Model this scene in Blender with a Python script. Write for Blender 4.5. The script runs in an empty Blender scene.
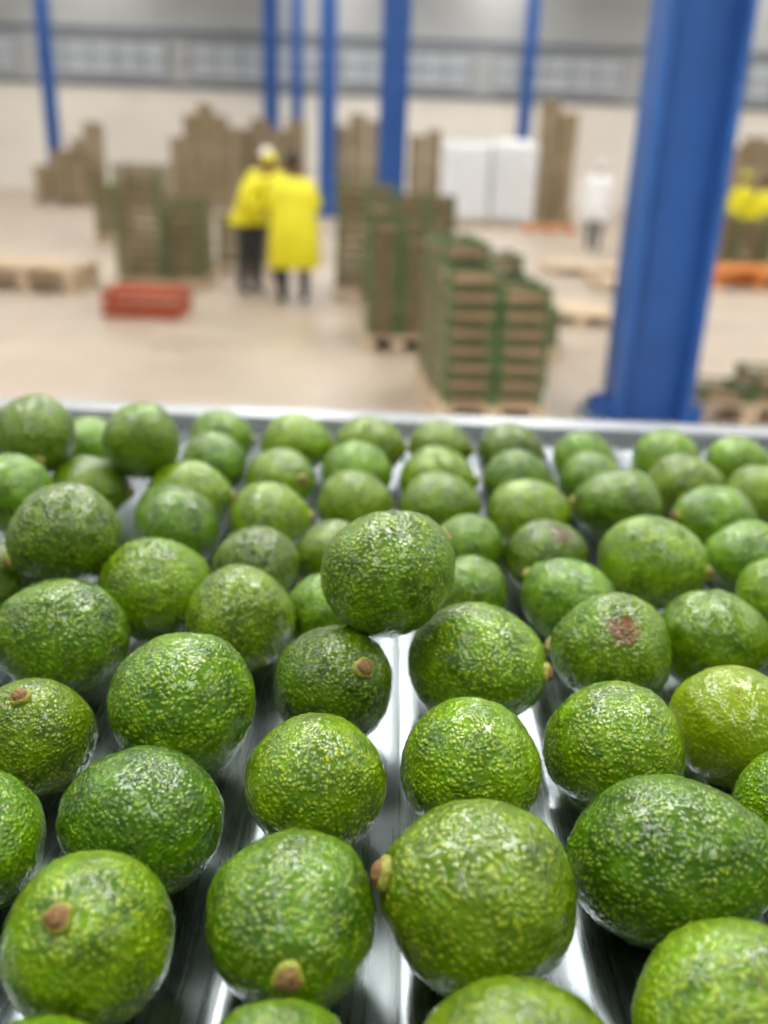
import bpy, math, random
from mathutils import Vector, Matrix, noise
random.seed(7)
sc = bpy.context.scene
sc.view_settings.view_transform = 'Standard'
COL = sc.collection

# ------------------------------------------------------------ camera
CAM = Vector((0, 0, 1.6)); F = 900.0; P = math.radians(21.4); R = math.radians(2.2)
fw = Vector((0, math.cos(P), -math.sin(P))); u0 = Vector((0, math.sin(P), math.cos(P))); x0 = Vector((1, 0, 0))
rt = math.cos(R) * x0 + math.sin(R) * u0
up = -math.sin(R) * x0 + math.cos(R) * u0
cd = bpy.data.cameras.new('camera'); cam = bpy.data.objects.new('camera', cd); COL.objects.link(cam)
M = Matrix((rt, up, -fw)).transposed().to_4x4(); M.translation = CAM
cam.matrix_world = M
cd.sensor_fit = 'VERTICAL'; cd.sensor_height = 36; cd.lens = F / 1024 * 36
cd.clip_start = 0.01; cd.clip_end = 200
cd.dof.use_dof = True; cd.dof.focus_distance = 0.41; cd.dof.aperture_fstop = 4.3
sc.camera = cam

def on_plane(px, py, z):
    d = fw * F + rt * (px - 384) + up * (512 - py)
    t = (z - CAM.z) / d.z
    p = CAM + d * t
    return p, t * F
def at_dist(px, D, z=.8):
    """world x for a bearing read off the photograph, for something standing at distance D"""
    h = z - CAM.z; dep = D * math.cos(P) - h * math.sin(P); v = D * math.sin(P) + h * math.cos(P)
    return ((px - 384) / F * dep - math.sin(R) * v) / math.cos(R)

# ------------------------------------------------------------ materials
def srgb(r, g, b):
    f = lambda c: (c / 255 / 12.92) if c / 255 <= 0.04045 else ((c / 255 + 0.055) / 1.055) ** 2.4
    return (f(r), f(g), f(b), 1)
def mat(name, col, rough=0.6, metal=0.0, var=0.15, scale=8, bump=0.0, emis=0, coat=0):
    m = bpy.data.materials.new(name); m.use_nodes = True
    nt = m.node_tree; b = nt.nodes['Principled BSDF']
    tc = nt.nodes.new('ShaderNodeTexCoord'); n = nt.nodes.new('ShaderNodeTexNoise')
    n.inputs['Scale'].default_value = scale; n.inputs['Detail'].default_value = 3
    nt.links.new(tc.outputs['Object'], n.inputs['Vector'])
    r = nt.nodes.new('ShaderNodeValToRGB')
    r.color_ramp.elements[0].position = 0.3; r.color_ramp.elements[1].position = 0.7
    r.color_ramp.elements[0].color = [c * (1 - var) for c in col[:3]] + [1]
    r.color_ramp.elements[1].color = [min(1, c * (1 + var)) for c in col[:3]] + [1]
    nt.links.new(n.outputs['Fac'], r.inputs['Fac']); nt.links.new(r.outputs['Color'], b.inputs['Base Color'])
    b.inputs['Roughness'].default_value = rough; b.inputs['Metallic'].default_value = metal
    b.inputs['Coat Weight'].default_value = coat
    if bump:
        bp = nt.nodes.new('ShaderNodeBump'); bp.inputs['Strength'].default_value = bump; bp.inputs['Distance'].default_value = 0.01
        nt.links.new(n.outputs['Fac'], bp.inputs['Height']); nt.links.new(bp.outputs['Normal'], b.inputs['Normal'])
    if emis:
        b.inputs['Emission Color'].default_value = col; b.inputs['Emission Strength'].default_value = emis
    return m

def avocado_mat(name, dark, mid, lite, scar=None, smooth=False):
    m = bpy.data.materials.new(name); m.use_nodes = True
    nt = m.node_tree; N = nt.nodes; L = nt.links; b = N['Principled BSDF']
    tc = N.new('ShaderNodeTexCoord'); oi = N.new('ShaderNodeObjectInfo')
    mul = N.new('ShaderNodeMath'); mul.operation = 'MULTIPLY'; mul.inputs[1].default_value = 3.7
    L.new(oi.outputs['Random'], mul.inputs[0])
    add = N.new('ShaderNodeVectorMath'); add.operation = 'ADD'
    L.new(tc.outputs['Object'], add.inputs[0]); L.new(mul.outputs[0], add.inputs[1])
    nw = N.new('ShaderNodeTexNoise'); nw.inputs['Scale'].default_value = 120; nw.inputs['Detail'].default_value = 1; L.new(add.outputs[0], nw.inputs['Vector'])
    ws = N.new('ShaderNodeVectorMath'); ws.operation = 'SCALE'; ws.inputs['Scale'].default_value = 0.003
    L.new(nw.outputs['Color'], ws.inputs[0])
    ad2 = N.new('ShaderNodeVectorMath'); ad2.operation = 'ADD'; L.new(add.outputs[0], ad2.inputs[0]); L.new(ws.outputs[0], ad2.inputs[1])
    v = N.new('ShaderNodeTexVoronoi'); v.feature = 'F1'; v.inputs['Scale'].default_value = 420
    L.new(ad2.outputs[0], v.inputs['Vector'])
    inv = N.new('ShaderNodeMapRange'); inv.inputs['From Min'].default_value = 0.05; inv.inputs['From Max'].default_value = 0.7
    inv.inputs['To Min'].default_value = 1; inv.inputs['To Max'].default_value = 0; inv.interpolation_type = 'SMOOTHSTEP'
    L.new(v.outputs['Distance'], inv.inputs['Value'])
    n2 = N.new('ShaderNodeTexNoise'); n2.inputs['Scale'].default_value = 60; n2.inputs['Detail'].default_value = 4; L.new(add.outputs[0], n2.inputs['Vector'])
    r2 = N.new('ShaderNodeValToRGB'); r2.color_ramp.elements[0].position = .35; r2.color_ramp.elements[1].position = .65
    r2.color_ramp.elements[0].color = dark; r2.color_ramp.elements[1].color = mid
    L.new(n2.outputs['Fac'], r2.inputs['Fac'])
    n3 = N.new('ShaderNodeTexNoise'); n3.inputs['Scale'].default_value = 250; n3.inputs['Detail'].default_value = 1; L.new(add.outputs[0], n3.inputs['Vector'])
    sp = N.new('ShaderNodeMapRange'); sp.inputs['From Min'].default_value = .36; sp.inputs['From Max'].default_value = .66
    L.new(n3.outputs['Fac'], sp.inputs['Value'])
    m1 = N.new('ShaderNodeMath'); m1.operation = 'MULTIPLY'; L.new(sp.outputs[0], m1.inputs[0]); L.new(inv.outputs[0], m1.inputs[1])
    mx = N.new('ShaderNodeMix'); mx.data_type = 'RGBA'; L.new(m1.outputs[0], mx.inputs[0]); L.new(r2.outputs[0], mx.inputs[6]); mx.inputs[7].default_value = lite
    hsv = N.new('ShaderNodeHueSaturation')
    mh = N.new('ShaderNodeMapRange'); mh.inputs['To Min'].default_value = .480; mh.inputs['To Max'].default_value = .500
    mv = N.new('ShaderNodeMapRange'); mv.inputs['To Min'].default_value = .50; mv.inputs['To Max'].default_value = .76
    fr = N.new('ShaderNodeMath'); fr.operation = 'FRACT'; L.new(mul.outputs[0], fr.inputs[0])
    L.new(oi.outputs['Random'], mh.inputs['Value']); L.new(fr.outputs[0], mv.inputs['Value'])
    L.new(mh.outputs[0], hsv.inputs['Hue']); L.new(mv.outputs[0], hsv.inputs['Value']); L.new(mx.outputs[2], hsv.inputs['Color'])
    last = hsv.outputs[0]
    # sparse brown scuffs
    n5 = N.new('ShaderNodeTexNoise'); n5.inputs['Scale'].default_value = 42; n5.inputs['Detail'].default_value = 5; n5.inputs['Roughness'].default_value = .7
    L.new(ad2.outputs[0], n5.inputs['Vector'])
    s5 = N.new('ShaderNodeMapRange'); s5.inputs['From Min'].default_value = .68; s5.inputs['From Max'].default_value = .74; s5.inputs['To Max'].default_value = .75
    L.new(n5.outputs['Fac'], s5.inputs['Value'])
    mb = N.new('ShaderNodeMix'); mb.data_type = 'RGBA'; L.new(s5.outputs[0], mb.inputs[0]); L.new(last, mb.inputs[6]); mb.inputs[7].default_value = srgb(92, 62, 26)
    last = mb.outputs[2]
    if scar:
        loc, rad, scol = scar
        ds = N.new('ShaderNodeVectorMath'); ds.operation = 'DISTANCE'; ds.inputs[1].default_value = loc; L.new(tc.outputs['Object'], ds.inputs[0])
        n4 = N.new('ShaderNodeTexNoise'); n4.inputs['Scale'].default_value = 220; n4.inputs['Detail'].default_value = 8; n4.inputs['Roughness'].default_value = .8; L.new(tc.outputs['Object'], n4.inputs['Vector'])
        sm = N.new('ShaderNodeMath'); sm.operation = 'MULTIPLY_ADD'; L.new(n4.outputs['Fac'], sm.inputs[0]); sm.inputs[1].default_value = rad * 2.2; L.new(ds.outputs['Value'], sm.inputs[2])
        mr = N.new('ShaderNodeMapRange'); mr.inputs['From Min'].default_value = rad * 1.6; mr.inputs['From Max'].default_value = rad * 2.0
        mr.inputs['To Min'].default_value = .9; mr.inputs['To Max'].default_value = 0
        L.new(sm.outputs[0], mr.inputs['Value'])
        m4 = N.new('ShaderNodeMix'); m4.data_type = 'RGBA'; L.new(mr.outputs[0], m4.inputs[0]); L.new(last, m4.inputs[6]); m4.inputs[7].default_value = scol
        last = m4.outputs[2]
    L.new(last, b.inputs['Base Color'])
    hb = N.new('ShaderNodeMath'); hb.operation = 'MULTIPLY_ADD'; L.new(n3.outputs['Fac'], hb.inputs[0]); hb.inputs[1].default_value = .6; L.new(inv.outputs[0], hb.inputs[2])
    bp = N.new('ShaderNodeBump'); bp.inputs['Strength'].default_value = .4 if smooth else .8; bp.inputs['Distance'].default_value = 0.0010
    L.new(hb.outputs[0], bp.inputs['Height']); L.new(bp.outputs['Normal'], b.inputs['Normal'])
    bc = N.new('ShaderNodeBump'); bc.inputs['Strength'].default_value = .18 if smooth else .28; bc.inputs['Distance'].default_value = 0.0010
    L.new(hb.outputs[0], bc.inputs['Height']); L.new(bc.outputs['Normal'], b.inputs['Coat Normal'])
    b.inputs['Roughness'].default_value = .36; b.inputs['Specular IOR Level'].default_value = .15
    b.inputs['Coat Weight'].default_value = .9; b.inputs['Coat Roughness'].default_value = .08; b.inputs['Coat IOR'].default_value = 1.42
    return m

A_D, A_M, A_L = srgb(58, 104, 0), srgb(106, 158, 0), srgb(176, 208, 36)
D_D, D_M, D_L = srgb(42, 84, 0), srgb(84, 134, 2), srgb(150, 188, 34)
M_AV = avocado_mat('avocado_skin', A_D, A_M, A_L)
M_AVD = avocado_mat('avocado_skin_dark', D_D, D_M, D_L)
M_AVL = avocado_mat('avocado_skin_light', srgb(112, 160, 4), srgb(140, 184, 10), srgb(184, 214, 50), smooth=True)
M_AVM = avocado_mat('avocado_skin_smooth', A_D, A_M, srgb(140, 186, 24), smooth=True)
M_STEMR = mat('stem_collar', srgb(128, 132, 38), .5, var=.25, scale=300, bump=.3)
M_STEMC = mat('stem_cut', srgb(112, 82, 44), .75, var=.35, scale=500, bump=.3)

# ------------------------------------------------------------ mesh builder
class MB:
    def __init__(s): s.v = []; s.f = []; s.m = []; s.sm = []
    def box(s, c, d, mi=0, rz=0):
        i = len(s.v); cr, sr = math.cos(rz), math.sin(rz)
        for z in (-.5, .5):
            for x, y in ((-.5, -.5), (.5, -.5), (.5, .5), (-.5, .5)):
                p = Vector((x * d[0], y * d[1], z * d[2]))
                s.v.append((c[0] + p.x * cr - p.y * sr, c[1] + p.x * sr + p.y * cr, c[2] + p.z))
        for q in ((0, 3, 2, 1), (4, 5, 6, 7), (0, 1, 5, 4), (1, 2, 6, 5), (2, 3, 7, 6), (3, 0, 4, 7)):
            s.f.append([i + k for k in q]); s.m.append(mi); s.sm.append(False)
    def rings(s, rings, mi=0, cap=True, smooth=True):
        i = len(s.v); n = len(rings[0])
        for r in rings: s.v.extend([tuple(p) for p in r])
        for a in range(len(rings) - 1):
            for k in range(n):
                k2 = (k + 1) % n
                s.f.append([i + a * n + k, i + a * n + k2, i + (a + 1) * n + k2, i + (a + 1) * n + k]); s.m.append(mi); s.sm.append(smooth)
        if cap:
            s.f.append([i + k for k in reversed(range(n))]); s.m.append(mi); s.sm.append(False)
            s.f.append([i + (len(rings) - 1) * n + k for k in range(n)]); s.m.append(mi); s.sm.append(False)
    def cyl(s, a, b, r, mi=0, n=16, r2=None):
        a = Vector(a); b = Vector(b); d = (b - a).normalized(); r2 = r if r2 is None else r2
        t = Vector((0, 0, 1)) if abs(d.z) < .9 else Vector((1, 0, 0)); e = d.cross(t).normalized(); g = d.cross(e)
        rg = [[c + (e * math.cos(w) + g * math.sin(w)) * q for w in [2 * math.pi * k / n for k in range(n)]] for c, q in ((a, r), (b, r2))]
        s.rings(rg, mi)
    def ell(s, c, rad, mi=0, n=16, m=10):
        rg = []
        for j in range(m + 1):
            th = math.pi * (j * .98 + .01 * m) / m - math.pi / 2
            rg.append([(c[0] + rad[0] * math.cos(th) * math.cos(2 * math.pi * k / n), c[1] + rad[1] * math.cos(th) * math.sin(2 * math.pi * k / n), c[2] + rad[2] * math.sin(th)) for k in range(n)])
        s.rings(rg, mi)
    def mesh(s, name, mats):
        me = bpy.data.meshes.new(name); me.from_pydata(s.v, [], s.f)
        for mm in mats: me.materials.append(mm)
        me.polygons.foreach_set('material_index', s.m); me.polygons.foreach_set('use_smooth', s.sm); me.update()
        return me
    def obj(s, name, mats, loc=(0, 0, 0), rz=0, parent=None):
        o = bpy.data.objects.new(name, s.mesh(name, mats)); COL.objects.link(o); o.location = loc; o.rotation_euler = (0, 0, rz)
        if parent: o.parent = parent
        return o
def empty(name, loc=(0, 0, 0), rz=0):
    o = bpy.data.objects.new(name, None); COL.objects.link(o); o.location = loc; o.rotation_euler = (0, 0, rz); o.empty_display_size = .1
    return o

# ------------------------------------------------------------ building
W0, W1, Y0, Y1, RH = -26.0, 26.0, -9.0, 38.0, 9.0
m_floor = mat('concrete_floor', srgb(172, 157, 139), .38, var=.16, scale=.5)
nt = m_floor.node_tree
b = nt.nodes['Principled BSDF']; n = nt.nodes.new('ShaderNodeTexNoise'); n.inputs['Scale'].default_value = .9; n.inputs['Detail'].default_value = 4
nt.links.new(nt.nodes['Texture Coordinate'].outputs['Object'], n.inputs['Vector'])
mr = nt.nodes.new('ShaderNodeMapRange'); mr.inputs['From Min'].default_value = .35; mr.inputs['From Max'].default_value = .65; mr.inputs['To Min'].default_value = .3; mr.inputs['To Max'].default_value = .6
nt.links.new(n.outputs['Fac'], mr.inputs['Value']); nt.links.new(mr.outputs[0], b.inputs['Roughness'])
m_wall_lo = mat('wall_panel_white', srgb(228, 223, 213), .6, var=.05, scale=.6)
m_wall_hi = mat('wall_sheet_grey', srgb(172, 174, 174), .5, var=.08, scale=.4)
m_dark = mat('girt_dark', srgb(112, 120, 128), .6)
m_glass = mat('window_haze', srgb(178, 184, 190), .35, var=.1, scale=.5)
m_blue = mat('blue_paint', srgb(44, 94, 166), .42, var=.12, scale=3)
m_roof = mat('roof_sheet', srgb(110, 114, 118), .6)
m_sky = mat('skylight_panel', (1, .985, .95, 1), .5, var=0, emis=11.5)
fb = MB(); fb.box(((W0 + W1) / 2, (Y0 + Y1) / 2, -.1), (W1 - W0, Y1 - Y0, .2)); fb.obj('floor', [m_floor])
wb = MB()
wb.box((0, Y1 + .1, 1.9), (W1 - W0, .2, 3.8), 0)
wb.box((0, Y1 + .1, 6.4), (W1 - W0, .2, 5.2), 1)
x = W0 + .15
while x < W1:
    wb.box((x, Y1 - .02, 6.7), (.1, .05, 4.6), 1); x += .45
wb.box((0, Y1 - .04, 3.92), (W1 - W0, .12, .18), 2)
wb.box((0, Y1 - .04, 5.75), (W1 - W0, .12, .22), 2)
wb.obj('wall_back', [m_wall_lo, m_wall_hi, m_dark])
for k in range(9):
    w = MB(); cx = W0 + 3.2 + k * 5.75
    w.box((0, 0, 0), (4.9, .06, 1.15), 0)
    for t in range(6): w.box((-2.45 + t * .98, -.05, 0), (.05, .07, 1.2), 1)
    for t in (-.6, 0, .6): w.box((0, -.05, t), (4.95, .07, .04), 1)
    w.obj('window_%d' % (k + 1), [m_glass, m_dark], (cx, Y1 - .05, 4.85))
for nm, xx in (('wall_left', W0 - .1), ('wall_right', W1 + .1)):
    s = MB(); s.box((xx, (Y0 + Y1) / 2, 1.9), (.2, Y1 - Y0, 3.8), 0); s.box((xx, (Y0 + Y1) / 2, 6.4), (.2, Y1 - Y0, 5.2), 1); s.obj(nm, [m_wall_lo, m_wall_hi])
rb = MB(); yc = (Y0 + Y1) / 2
strips = [(-21.2, 1.3), (-11.5, 1.3), (-2.6, 1.3), (3.6, 1.3), (12.5, 1.3), (21.2, 1.3)]; edge = W0
for cxs, ww in strips:
    rb.box(((edge + cxs - ww / 2) / 2, yc, RH + .05), (cxs - ww / 2 - edge, Y1 - Y0, .1), 0)
    rb.box((cxs, yc, RH + .05), (ww, Y1 - Y0, .06), 1); edge = cxs + ww / 2
rb.box(((edge + W1) / 2, yc, RH + .05), (W1 - edge, Y1 - Y0, .1), 0)
y = Y0 + 1
while y < Y1: rb.box((0, y, RH - .08), (W1 - W0, .12, .16), 2); y += 3.6
rb.obj('ceiling', [m_roof, m_sky, m_dark])
# unseen panel lights, added over the packing line for highlights on the fruit
m_added_lamp = mat('added_light_diffuser', (1, .985, .95, 1), .5, var=0, emis=23)
m_added_house = mat('added_light_housing', srgb(225, 226, 228), .5)
for (lx, ly_) in ((-.95, 1.3), (.75, 1.3), (-.1, 3.0)):
    b = MB()
    b.box((0, 0, .05), (1.25, .46, .06), 0); b.box((0, 0, .01), (1.18, .39, .02), 1)
    for sx in (-.5, .5): b.cyl((sx, 0, .08), (sx, 0, RH - 3.3), .006, 0, 6)
    b.obj('added_light_panel', [m_added_house, m_added_lamp], (lx, ly_, 3.3))

def hcol(px, D, w=.58, nm='steel_column', top=RH - .16, z=2.6):
    c = MB(); t = .05; d = w * .8
    c.box((-w / 2 + t / 2, 0, top / 2), (t, d, top)); c.box((w / 2 - t / 2, 0, top / 2), (t, d, top)); c.box((0, 0, top / 2), (w - 2 * t, .04, top))
    c.box((0, 0, .015), (w + .3, d + .3, .03), 1)
    for a in (-1, 1):
        for e in (-1, 1):
            c.cyl((a * (w / 2 + .08), e * (d / 2 + .07), .03), (a * (w / 2 + .08), e * (d / 2 + .07), .09), .03, 1, 8)
            c.box((a * (w / 2 + .05), e * .12, .1), (.1, .02, .14), 0)
    return c.obj(nm, [m_blue, m_dark], (at_dist(px, D, z), D, 0))
hcol(642, 5.9, .50, z=0)
hcol(394, 17.5, .5); hcol(328, 27, .46, z=3); hcol(297, 33, .36, z=4); hcol(50, 31, .38, z=3); hcol(527, 33, .42, z=4); hcol(271, 36.5, .55, z=5)

# ------------------------------------------------------------ conveyor table
BED = CAM.z - .305
m_steel = mat('stainless_steel', (.30, .34, .36, 1), .3, 1.0, var=.08, scale=30)
nt = m_steel.node_tree; b = nt.nodes['Principled BSDF']
tc = nt.nodes['Texture Coordinate']; mp = nt.nodes.new('ShaderNodeMapping'); mp.inputs['Scale'].default_value = (160, 4, 40)
nn = nt.nodes.new('ShaderNodeTexNoise'); nn.inputs['Scale'].default_value = 2; nn.inputs['Detail'].default_value = 4
nt.links.new(tc.outputs['Object'], mp.inputs['Vector']); nt.links.new(mp.outputs[0], nn.inputs['Vector'])
mr = nt.nodes.new('ShaderNodeMapRange'); mr.inputs['To Min'].default_value = .16; mr.inputs['To Max'].default_value = .4
nt.links.new(nn.outputs['Fac'], mr.inputs['Value']); nt.links.new(mr.outputs[0], b.inputs['Roughness'])
m_rim = mat('steel_rim', (.38, .40, .42, 1), .35, .6, var=.06, scale=10)
TX, TY0, TY1 = .92, .06, 1.035
tab = empty('conveyor_table')
c = MB()
pitch = .0735; prof = []
x = -TX
while x < TX - 1e-4:
    prof += [(x, 0), (x + .046, 0), (x + .051, .0025), (x + .0575, .0035), (x + .064, .0025), (x + .069, 0)]; x += pitch
prof.append((min(x, TX), 0))
i = len(c.v)
for (px_, pz) in prof:
    px_ = min(px_, TX); c.v.append((px_, TY0, BED + pz - .0005)); c.v.append((px_, TY1, BED + pz - .0005))
for k in range(len(prof) - 1):
    c.f.append([i + 2 * k, i + 2 * k + 2, i + 2 * k + 3, i + 2 * k + 1]); c.m.append(0); c.sm.append(True)
c.obj('slatted_bed', [m_steel], parent=tab)
c = MB()
hz = BED + .012
c.box((0, TY1 + .004, (hz + BED) / 2 - .02), (2 * TX + .02, .004, hz - BED + .04), 0)
c.box((0, TY1 + .024, hz + .0), (2 * TX + .06, .042, .004), 0)
c.box((0, TY1 + .045, hz - .03), (2 * TX + .06, .003, .064), 0)
c.box((0, TY0 - .004, BED - .01), (2 * TX + .02, .004, .05), 0)
for sg in (-1, 1):
    c.box((sg * (TX + .006), (TY0 + TY1) / 2, BED - .01), (.004, TY1 - TY0, .05), 0)
    c.box((sg * (TX + .026), (TY0 + TY1) / 2, hz + .005), (.04, TY1 - TY0 + .09, .004), 0)
c.obj('rim', [m_rim], parent=tab)
c = MB()
for sg in (-1, 1):
    for yy in (TY0 + .03, TY1 - .02):
        c.box((sg * (TX - .03), yy, (BED - .06) / 2), (.05, .05, BED - .06), 0)
    c.box((sg * (TX - .03), (TY0 + TY1) / 2, BED - .045), (.05, TY1 - TY0, .05), 0)
    c.box((sg * (TX - .03), (TY0 + TY1) / 2, .3), (.04, TY1 - TY0 - .1, .04), 0)
for yy in (TY0 + .03, .5, TY1 - .02): c.box((0, yy, BED - .045), (2 * TX - .06, .04, .05), 0)
c.obj('frame', [m_rim], parent=tab)

# ------------------------------------------------------------ avocados
def avocado_mesh(name, el, seed, R0=.035):
    import bmesh
    bm = bmesh.new(); bmesh.ops.create_icosphere(bm, subdivisions=6, radius=1)
    off = Vector((seed * 13.1, seed * 7.7, seed * 3.3))
    for v in bm.verts:
        p = v.co.copy(); t = p.x
        k = 1 - .11 * t - .04 * t * t
        q = Vector((t * el, p.y * k, p.z * k))
        n = noise.noise(p * 1.3 + off) * .05 + noise.noise(p * 4 + off) * .014 + noise.noise(p * 9 + off) * .009 + noise.noise(p * 17 + off) * .007
        n -= .055 * math.exp(-((1 - t) / .03))
        q *= 1 + n; v.co = q * R0
    me = bpy.data.meshes.new(name); bm.to_mesh(me)
    tipx = sorted(v.co.x for v in bm.verts if v.co.yz.length < .004 and v.co.x > 0)[0]; bm.free()
    V = [tuple(v.co) for v in me.vertices]; Fc = [list(p.vertices) for p in me.polygons]; mi = [0] * len(Fc); n0 = len(V)
    prof = [(-.003, .0046), (-.0003, .0058), (.0014, .0062), (.0028, .0058), (.0038, .0047), (.0040, .0040), (.0050, .0037), (.0057, .0026), (.0059, .001)]
    ns = 20
    for a, (xx, rr) in enumerate(prof):
        for k in range(ns):
            w = 2 * math.pi * k / ns; rj = rr * (1 + .08 * math.sin(3 * w + seed) + .06 * math.sin(5 * w))
            V.append((tipx + xx, rj * math.cos(w), rj * math.sin(w)))
        if a:
            for k in range(ns):
                k2 = (k + 1) % ns; Fc.append([n0 + (a - 1) * ns + k, n0 + (a - 1) * ns + k2, n0 + a * ns + k2, n0 + a * ns + k]); mi.append(1 if a < 5 else 2)
    Fc.append([n0 + (len(prof) - 1) * ns + k for k in range(ns)]); mi.append(2)
    bpy.data.meshes.remove(me); me = bpy.data.meshes.new(name); me.from_pydata(V, [], Fc)
    me.polygons.foreach_set('material_index', mi)
    me.polygons.foreach_set('use_smooth', [True] * len(me.polygons)); me.update()
    for mm in (M_AV, M_STEMR, M_STEMC): me.materials.append(mm)
    return me
ELS = [1.06, 1.16, 1.26]
VAR = [[avocado_mesh('avocado_body', e, i * 3 + j + 1) for j in range(3)] for i, e in enumerate(ELS)]

# cx, cy, short-diameter px, elong idx, azimuth, elevation, lift(m), kind
AV = [
 (85,945,168,0,262,58,0,''),(292,925,172,0,274,16,0,''),(478,905,190,0,186,20,0,''),(675,865,166,2,348,14,0,'d'),
 (722,1003,165,1,200,-8,0,''),(515,1060,170,2,10,0,0,''),(275,1080,150,1,30,0,0,''),(-28,838,138,1,120,0,0,''),(45,1090,150,1,140,0,0,''),
 (140,820,145,1,165,-5,0,'d'),(313,782,138,0,130,-20,0,''),(472,765,136,0,60,-20,0,''),(612,750,132,0,150,-25,0,''),(737,728,120,0,40,-10,0,'l'),
 (790,800,112,0,50,0,0,''),(35,735,116,0,265,72,0,''),(180,703,142,0,140,-25,0,''),(338,683,118,1,305,42,0,'d'),(478,665,122,1,340,6,0,''),
 (610,650,114,0,160,-10,0,'s'),(714,640,100,1,0,-5,0,'m'),(60,637,118,1,172,0,0.0,'d'),(235,612,106,0,110,-10,0,''),(388,572,124,1,35,20,.056,''),
 (155,590,104,1,50,-15,0,''),(258,567,86,0,80,0,0,'d'),(316,612,78,0,100,0,0,''),(470,592,76,0,70,0,0,''),
 (567,600,86,1,140,15,0,''),(548,558,80,0,30,0,0,'r'),(653,563,94,1,333,2,0,''),(745,560,78,0,170,0,0,''),(775,595,80,0,90,0,0,''),
 (72,538,106,0,215,-15,.03,'d'),(175,525,80,1,140,30,0,'d'),(270,520,76,0,20,0,0,''),(355,505,70,0,10,0,0,''),
 (335,555,72,0,60,0,0,''),(468,548,72,0,90,0,0,''),(440,507,70,1,10,0,0,''),(530,515,74,1,20,0,0,''),(617,507,78,1,170,0,0,'d'),
 (713,522,76,1,192,12,0,''),(12,492,80,0,90,0,.025,''),(0,582,84,0,30,0,0,'d'),(95,490,70,1,0,0,0,''),(180,490,72,1,0,0,0,''),(282,482,68,1,310,20,0,''),
 (358,474,68,0,30,0,0,''),(438,480,66,1,0,0,0,''),(518,482,66,0,0,0,0,'d'),(592,482,62,0,0,0,0,''),(685,488,68,1,0,0,0,''),(762,497,66,0,0,0,0,''),
 (47,437,78,0,292,-22,.042,'d'),(143,441,76,0,100,10,.042,''),(207,468,66,0,110,0,.01,'d'),(222,440,60,0,0,0,0,''),
 (297,445,62,1,0,0,0,''),(370,447,62,1,0,0,0,''),(440,450,60,0,0,0,0,''),(510,453,62,0,0,0,0,'d'),
 (583,460,58,0,0,0,0,''),(666,461,64,0,0,0,0,''),(737,465,60,0,0,0,0,''),(92,447,62,0,0,0,0,''),(10,440,62,0,0,0,0,''),
]
items = []
for (cx, cy, dpx, ei, az, elv, lift, kind) in AV:
    r = .034
    for _ in range(4):
        e = math.radians(elv); vh = math.sqrt((r * ELS[ei] * math.sin(e)) ** 2 + (r * math.cos(e)) ** 2)
        p, dep = on_plane(cx, cy, BED + vh + .0035 + lift); r = dpx / 2 * dep / F
    items.append(dict(p=p.copy(), o=p.copy(), r=r, ei=ei, az=az, el=elv, kind=kind, lift=lift))
# fruit on the rest of the table
def project(p):
    d = p - CAM; z = d.dot(fw)
    return (384 + F * d.dot(rt) / z, 512 - F * d.dot(up) / z) if z > .02 else (-9999, 9999)
row = 0; y = .12
while y < 1.0:
    x = -.86 + (row % 2) * .035
    while x < .88:
        r = random.uniform(.031, .035); p = Vector((x + random.uniform(-.004, .004), y + random.uniform(-.004, .004), BED + r + .0035))
        q = project(p); rp = F * r / max(.05, (p - CAM).dot(fw))
        if (q[0] < -rp - 8 or q[0] > 768 + rp + 8 or q[1] > 1024 + rp + 15) and all((p.xy - it['p'].xy).length > r + it['r'] for it in items):
            items.append(dict(p=p, o=p.copy(), r=r, ei=random.choice((0, 0, 1)), az=random.uniform(0, 360), el=0, kind=random.choice(('', 'd')), lift=0))
        x += .0735
    y += .072; row += 1
for it_ in range(40):
    for a in range(len(items)):
        A = items[a]
        for c_ in range(a + 1, len(items)):
            B = items[c_]; d = B['p'] - A['p']; L_ = d.length; mn = (A['r'] * (1 + .3 * (ELS[A['ei']] - 1)) + B['r'] * (1 + .3 * (ELS[B['ei']] - 1))) * .985
            if L_ < mn:
                h = Vector((d.x, d.y, 0))
                if h.length < 1e-4: continue
                h.normalize(); k = (mn - L_) * .4
                A['p'] -= h * k; B['p'] += h * k
    for A in items: A['p'].y = min(A['p'].y, TY1 - A['r'] - .001)
par = empty('avocado_pile', (0, 0, 0))
for n_, it in enumerate(items):
    o = bpy.data.objects.new('avocado_%d' % (n_ + 1), VAR[it['ei']][n_ % 3]); COL.objects.link(o); o.parent = par
    az, e = math.radians(it['az']), math.radians(it['el'])
    dirv = Vector((math.cos(az) * math.cos(e), math.sin(az) * math.cos(e), math.sin(e)))
    q = dirv.to_track_quat('X', 'Z'); sp = Matrix.Rotation(random.uniform(0, 6.28), 4, 'X')
    Mx = Matrix.Translation(it['p']) @ q.to_matrix().to_4x4() @ sp @ Matrix.Scale(it['r'] / .035, 4)
    o.matrix_world = Mx
    k = it['kind']
    mm = None
    if k == 'd': mm = M_AVD
    if k == 'l': mm = M_AVL
    if k == 'm': mm = M_AVM
    if k in ('s', 'r'):
        off = Vector((-.004, -.55, .65)) if k == 's' else Vector((.15, -.45, .8))
        lp = Mx.inverted() @ (it['p'] + off.normalized() * it['r'])
        if k == 's': mm = avocado_mat('avocado_skin_scarred', A_D, A_M, A_L, (lp, .013, srgb(96, 58, 24)))
        else: mm = avocado_mat('avocado_skin_blush', D_D, D_M, D_L, (lp, .012, srgb(84, 54, 28)))
    if mm:
        o.material_slots[0].link = 'OBJECT'; o.material_slots[0].material = mm

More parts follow.
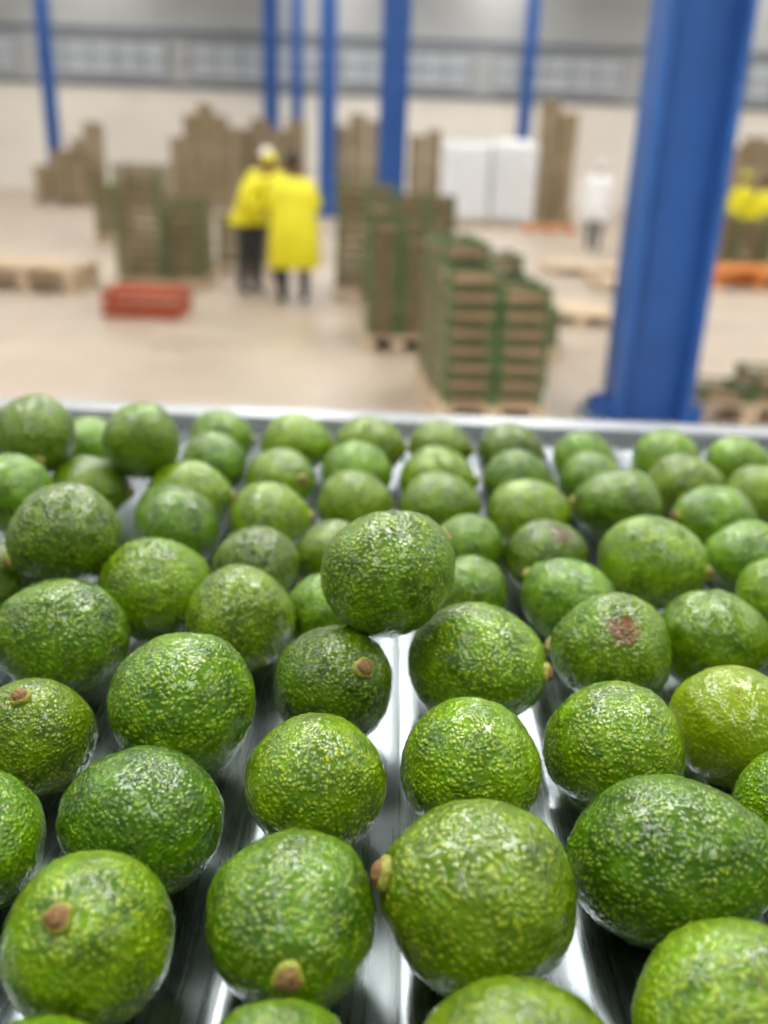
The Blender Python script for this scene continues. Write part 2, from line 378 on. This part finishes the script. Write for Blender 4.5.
# ------------------------------------------------------------ packing crates and pallets
m_wood = mat('crate_wood', srgb(148, 124, 96), .8, var=.2, scale=4)
m_woodl = mat('pallet_wood', srgb(205, 184, 154), .8, var=.18, scale=3)
m_green = mat('crate_green', srgb(80, 106, 64), .5, var=.15, scale=3)
m_orange = mat('orange_plastic', srgb(222, 140, 60), .5)
m_red = mat('red_plastic', srgb(178, 88, 60), .5)
m_brown = mat('carton_brown', srgb(148, 132, 104), .8, var=.15, scale=2)
def crate(b, x, y, z, w, d, h):
    t = .012
    for sx in (-1, 1):
        for sy in (-1, 1): b.box((x + sx * (w / 2 - .018), y + sy * (d / 2 - .018), z + h / 2), (.038, .038, h), 1)
    for sy in (-1, 1):
        b.box((x, y + sy * (d / 2 - .008), z + h * .28), (w - .07, t, h * .46), 0)
        b.box((x, y + sy * (d / 2 - .006), z + h * .82), (w - .07, t, h * .2), 1)
    for sx in (-1, 1):
        b.box((x + sx * (w / 2 - .008), y, z + h * .28), (t, d - .07, h * .46), 0)
        b.box((x + sx * (w / 2 - .006), y, z + h * .82), (t, d - .07, h * .2), 1)
    b.box((x, y, z + .008), (w - .03, d - .03, .01), 0)
def pallet(b, x, y, z, w, d, mi=2):
    for k in range(6): b.box((x, y - d / 2 + d * (k + .5) / 6, z + .125), (w, d / 6 * .72, .02), mi)
    for sx in (-.5, 0, .5):
        b.box((x + sx * (w - .1), y, z + .102), (.1, d, .022), mi); b.box((x + sx * (w - .1), y, z + .011), (.1, d, .022), mi)
        for sy in (-.5, 0, .5): b.box((x + sx * (w - .1), y + sy * (d - .1), z + .056), (.1, .1, .07), mi)
def stack(px, D, cols, cw=.4, cdp=.5, h=.11, rz=0, base=True, nm='crate_stack'):
    b = MB(); nx = [c[0] for c in cols]; ny = [c[1] for c in cols]
    w = (max(nx) - min(nx) + 1) * cw; d = (max(ny) - min(ny) + 1) * cdp
    z0 = .136 if base else 0
    ox = -(max(nx) + min(nx)) / 2 * cw; oy = -(max(ny) + min(ny)) / 2 * cdp
    if base: pallet(b, 0, 0, 0, w + .04, d + .04)
    for (ix, iy, n) in cols:
        for k in range(n):
            crate(b, ix * cw + ox + random.uniform(-.008, .008), iy * cdp + oy + random.uniform(-.006, .006), z0 + k * h, cw - .02, cdp - .02, h - .006)
    return b.obj(nm, [m_wood, m_green, m_woodl], (at_dist(px, D, .5), D + d / 2, 0), rz)
stack(487, 5.65, [(0,0,8),(1,0,7),(0,1,9),(1,1,7),(0,2,9),(1,2,8)], cw=.34, cdp=.42, rz=.10)
stack(397, 8.0, [(0,0,9),(1,0,8),(0,1,10),(1,1,9)], cw=.29, cdp=.5, rz=.05)
stack(353, 11.0, [(0,0,11)], cw=.42, cdp=.5)
stack(408, 11.0, [(0,0,11),(1,0,10),(2,0,10)], cw=.36, cdp=.5)
stack(139, 11.1, [(0,0,12)], cw=.56, cdp=.6)
stack(181, 11.2, [(0,0,7),(0,1,8)], cw=.42, cdp=.5, h=.115)
stack(108, 17, [(0,0,8)], cw=.5, cdp=.5)
stack(540, 7.8, [(0,0,3),(0,1,4)], cw=.38, cdp=.5)
stack(750, 15.2, [(0,0,8),(1,0,7),(2,0,8)], cw=.5, cdp=.5)
stack(760, 6.0, [(0,0,1),(1,0,2)], cw=.34, cdp=.4)
stack(245, 13.2, [(0,0,6),(1,0,5)], cw=.4, cdp=.5)
def tall(px, D, cols, cw=.55):
    b = MB(); w = len(cols) * cw
    pallet(b, 0, 0, 0, w, 1.0, 1)
    for i_, hh in enumerate(cols):
        z = .136
        while z < hh:
            b.box(((i_ - (len(cols) - 1) / 2) * cw + random.uniform(-.02, .02), 0, z + .07), (cw - .06, .95, .12), 0)
            b.box(((i_ - (len(cols) - 1) / 2) * cw, 0, z + .14), (cw - .12, .9, .03), 1); z += .155
    b.obj('carton_stack', [m_brown, m_wood], (at_dist(px, D, 1.5), D, 0))
tall(207, 29, [1.9, 2.5, 2.9, 2.6, 2.2], .42); tall(270, 30, [2.2, 2.5, 2.3, 2.5]); tall(357, 28.5, [2.4, 2.7, 2.5]); tall(424, 29.5, [2.2, 2.4], .5)
tall(554, 27, [3.2, 2.9], .5); tall(88, 29.3, [1.8, 2.3], .4); tall(750, 30, [2.2, 2.6, 2.4]); tall(62, 28.5, [1.0, 1.4, 1.2], .5)
for px, D, nlay, w in ((572, 10.2, 1, .8), (628, 13.2, 1, 1.0), (580, 15, 1, 1.1), (38, 11.3, 2, 1.2)):
    b = MB()
    for k in range(nlay): pallet(b, 0, 0, k * .137, w, 1.0, 0)
    b.obj('wooden_pallet', [m_woodl], (at_dist(px, D, .1), D, 0))
b = MB(); pallet(b, 0, 0, 0, 1.3, 1.0, 0); pallet(b, 0, 0, .137, 1.3, 1.0, 0); b.obj('orange_pallet', [m_orange], (at_dist(748, 14.2, .1), 14.2, 0))
b = MB(); pallet(b, 0, 0, 0, 1.2, 1.0, 0); b.obj('orange_pallet', [m_orange], (at_dist(548, 24.5, .1), 24.5, 0))
b = MB(); w, d, h = .76, .55, .27
b.box((0, 0, .015), (w, d, .02), 0)
for sy in (-1, 1):
    for z in (.04, .13, .23): b.box((0, sy * d / 2, z + .01), (w, .02, .055), 0)
    for k in range(7): b.box((-w / 2 + w * k / 6, sy * d / 2, h / 2), (.03, .026, h), 0)
for sx in (-1, 1):
    for z in (.04, .13, .23): b.box((sx * w / 2, 0, z + .01), (.02, d, .055), 0)
b.box((0, 0, .22), (w - .04, d - .04, .01), 0)
b.obj('red_crate', [m_red], (at_dist(148, 9.5, .1), 9.5, 0))
m_wrap = mat('stretch_wrap', srgb(218, 222, 226), .25, var=.05, scale=3)
for px, D, w, h in ((464, 26, 1.3, 2.1), (511, 26.3, 1.3, 2.2)):
    b = MB(); pallet(b, 0, 0, 0, w, 1.1, 1); rg = []
    for j in range(15):
        z = .137 + (h - .137) * j / 14; rr = []
        for k in range(40):
            a = 2 * math.pi * k / 40; ca, sa = math.cos(a), math.sin(a)
            s_ = (abs(ca) ** 6 + abs(sa) ** 6) ** (-1 / 6) * (1 + .03 * noise.noise(Vector((k * .9, j * 1.3, px))))
            if j == 14: s_ *= .9
            rr.append((ca * s_ * w / 2, sa * s_ * .53, z))
        rg.append(rr)
    b.rings(rg, 0); b.obj('wrapped_pallet', [m_wrap, m_woodl], (at_dist(px, D, 1), D, 0))

# ------------------------------------------------------------ people
m_yel = mat('yellow_workwear', srgb(228, 220, 30), .6, var=.06, scale=5)
m_white = mat('white_coat', srgb(235, 235, 238), .7, var=.03, scale=5)
m_navy = mat('dark_trousers', srgb(50, 54, 58), .8)
m_skin = mat('skin', srgb(120, 80, 58), .55, var=.06)
m_hair = mat('hair', srgb(28, 22, 20), .8)
m_shoe = mat('boots', srgb(30, 28, 28), .6)
m_eye = mat('eye', srgb(235, 235, 230), .3)
m_lips = mat('lips', srgb(110, 60, 52), .5)
m_grey = mat('grey_trousers', srgb(92, 96, 108), .8)
def skin_mesh(name, V, E, Rr, root=0, sub=2):
    me = bpy.data.meshes.new('tmp'); me.from_pydata(V, E, []); ob = bpy.data.objects.new('tmp', me); COL.objects.link(ob)
    md = ob.modifiers.new('s', 'SKIN'); md.use_smooth_shade = True
    if not me.skin_vertices: me.skin_vertices.new()
    for i_, rr in enumerate(Rr):
        me.skin_vertices[0].data[i_].radius = rr if isinstance(rr, tuple) else (rr, rr)
        me.skin_vertices[0].data[i_].use_root = (i_ == root)
    s2 = ob.modifiers.new('u', 'SUBSURF'); s2.levels = sub; s2.render_levels = sub
    dg = bpy.context.evaluated_depsgraph_get(); dg.update()
    out = bpy.data.meshes.new_from_object(ob.evaluated_get(dg)); out.name = name
    bpy.data.objects.remove(ob); bpy.data.meshes.remove(me)
    return out
def person(px, D, face, cloth, legs, head_top='hair', hem=.78, arms=None, lean=0, hgt=1.75, stride=0, bulk=1.0):
    P_ = empty('worker', (at_dist(px, D, .9), D, 0), face); s = hgt / 1.75
    P_.scale = (s, s, s)
    ly = lambda z: -lean * max(0, z - .95) / .6
    arms = arms or [((-.27, .02, 1.16), (-.27, -.10, .92)), ((.27, .02, 1.16), (.27, -.10, .92))]
    V = [(0, 0, .95), (0, ly(1.1), 1.1), (0, ly(1.32), 1.32), (0, ly(1.47), 1.47), (0, ly(1.56) - .01, 1.56)]
    E = [(0, 1), (1, 2), (2, 3), (3, 4)]; Rr = [(.15, .115), (.14, .11), (.165, .12), (.085, .075), (.052, .052)]
    for i_, sg in enumerate((-1, 1)):
        (e, w) = arms[i_]; n0 = len(V); yo = ly(1.4)
        V += [(sg * .19, yo, 1.425), (e[0], e[1] + yo, e[2]), (w[0], w[1] + yo, w[2])]; Rr += [.07 * bulk, .055 * bulk, .032]
        E += [(2, n0), (n0, n0 + 1), (n0 + 1, n0 + 2)]
        n0 = len(V); st = stride * sg
        V += [(sg * .105, 0, .86), (sg * .125, -.02 - st * .5, .49), (sg * .135, .03 - st, .10), (sg * .15, -.12 - st, .045)]
        Rr += [.105, .085, .065, (.05, .04)]; E += [(0, n0), (n0, n0 + 1), (n0 + 1, n0 + 2), (n0 + 2, n0 + 3)]
    me = skin_mesh('body', V, E, Rr)
    for m_ in (cloth, legs, m_skin, m_shoe): me.materials.append(m_)
    for p in me.polygons:
        z = p.center.z; x_ = abs(p.center.x)
        near_w = min((p.center - Vector((w[0], w[1] + ly(1.4), w[2]))).length for (e, w) in arms)
        p.material_index = 2 if (near_w < .05 or (z > 1.50 and x_ < .09)) else (3 if z < .12 else (1 if z < .93 and x_ < .24 and near_w > .14 else 0))
        p.use_smooth = True
    o = bpy.data.objects.new('body', me); COL.objects.link(o); o.parent = P_
    g = MB(); rg = []
    for z, rx, ry in ((hem, .235, .175), (hem + .01, .24, .18), (.95, .22, .165), (1.1, .205, .15), (1.25, .21, .15), (1.38, .21, .145), (1.45, .15, .11), (1.50, .085, .08)):
        rx *= bulk; ry *= bulk
        rg.append([(rx * math.cos(a) * (1 + .03 * math.sin(7 * a) * (z < 1)), ly(z) + ry * math.sin(a) * (1 + .03 * math.cos(6 * a) * (z < 1)), z) for a in [2 * math.pi * k / 28 for k in range(28)]])
    g.rings(rg, 0, cap=False)
    g.obj('coat', [cloth], parent=P_)
    hc = Vector((0, ly(1.64) - .02, 1.655)); h = MB(); rg = []
    for j in range(15):
        th = math.pi * (j + .15) / 14.3 - math.pi / 2; zz = math.sin(th); c_ = math.cos(th)
        jaw = 1 - .22 * max(0, -zz) ; rr = []
        for k in range(22):
            a = 2 * math.pi * k / 22; xx = .076 * c_ * math.cos(a) * jaw; yy = .094 * c_ * math.sin(a)
            if yy < 0 and zz < 0: yy *= 1.0 + .08 * zz
            rr.append((hc.x + xx, hc.y + yy, hc.z + .118 * zz))
        rg.append(rr)
    h.rings(rg, 0)
    for sg in (-1, 1):
        h.ell((sg * .078, hc.y + .01, hc.z), (.012, .024, .032), 0, 10, 6)
        h.ell((sg * .03, hc.y - .083, hc.z + .008), (.013, .010, .008), 1, 10, 6)
        h.ell((sg * .03, hc.y - .091, hc.z + .008), (.005, .004, .005), 2, 8, 5)
        h.box((sg * .031, hc.y - .089, hc.z + .03), (.034, .008, .006), 2)
    h.ell((0, hc.y - .098, hc.z - .022), (.014, .018, .018), 0, 10, 6); h.ell((0, hc.y - .095, hc.z - .002), (.008, .010, .024), 0, 10, 6)
    h.ell((0, hc.y - .080, hc.z - .058), (.026, .010, .008), 3, 10, 6)
    rg = []; capm = 2 if head_top == 'hair' else 4
    for j in range(8):
        th = math.radians(-2 + j * 12.8)
        rg.append([(hc.x + .083 * math.cos(th) * math.cos(a), hc.y + .008 + .1 * math.cos(th) * math.sin(a), hc.z + .022 + .108 * math.sin(th) + (-.05 * max(0, math.sin(a)) if j < 2 else (.02 * max(0, -math.sin(a)) if j == 0 else 0))) for a in [2 * math.pi * k / 22 for k in range(22)]])
    h.rings(rg, capm)
    h.obj('head', [m_skin, m_eye, m_hair, m_lips, m_yel if head_top == 'hood' else m_white], parent=P_)
    for i_, (e, w) in enumerate(arms):
        sg = (-1, 1)[i_]; yo = ly(1.4); wv = Vector((w[0], w[1] + yo, w[2])); dv = (wv - Vector((e[0], e[1] + yo, e[2]))).normalized()
        sd = dv.cross(Vector((1, 0, 0))).normalized(); nv = dv.cross(sd).normalized()
        V = [wv - dv * .02, wv + dv * .045]; Rr = [(.024, .02), (.034, .018)]; E = [(0, 1)]
        for f_, (o_, ln) in enumerate(((-.030, .062), (-.010, .072), (.010, .068), (.030, .055))):
            n0 = len(V); k0 = wv + dv * .085 + sd * o_
            V += [k0, k0 + dv * ln * .5 + nv * .008 * sg, k0 + dv * ln * .9 + nv * .028 * sg]; Rr += [.0105, .009, .008]; E += [(1, n0), (n0, n0 + 1), (n0 + 1, n0 + 2)]
        n0 = len(V); V += [wv + dv * .03 - sd * .036, wv + dv * .06 - sd * .058, wv + dv * .085 - sd * .062]; Rr += [.012, .010, .009]; E += [(1, n0), (n0, n0 + 1), (n0 + 1, n0 + 2)]
        hm = skin_mesh('hand', [tuple(v) for v in V], E, Rr, 0, 1); hm.materials.append(m_skin)
        for p in hm.polygons: p.material_index = 0; p.use_smooth = True
        ho = bpy.data.objects.new('hand_%d' % (i_ + 1), hm); COL.objects.link(ho); ho.parent = P_
    return P_
fwd = [((-.32, .0, 1.18), (-.22, -.24, 1.08)), ((.32, .0, 1.18), (.22, -.24, 1.08))]
person(294, 10.6, math.radians(195), m_yel, m_navy, 'hair', hem=.45, arms=fwd, lean=.12, hgt=1.6, bulk=1.35)
person(248, 11.2, math.radians(60), m_yel, m_navy, 'hood', hem=.9, arms=fwd, lean=.3, hgt=1.6, bulk=1.35)
person(267, 12.0, math.radians(10), m_yel, m_navy, 'cap', hem=.9, arms=fwd, hgt=1.66, bulk=1.3)
person(597, 19.4, math.radians(150), m_white, m_grey, 'cap', hem=.6, stride=.12, hgt=1.7, bulk=1.4)
person(740, 17.4, math.radians(20), m_yel, m_navy, 'hood', hem=.85, hgt=1.6)
person(764, 17.0, math.radians(-60), m_yel, m_navy, 'hair', hem=.85, hgt=1.55)

# ------------------------------------------------------------ world
w = bpy.data.worlds.new('world'); sc.world = w; w.use_nodes = True
bg = w.node_tree.nodes['Background']; bg.inputs['Color'].default_value = (.95, .97, 1, 1); bg.inputs['Strength'].default_value = .2
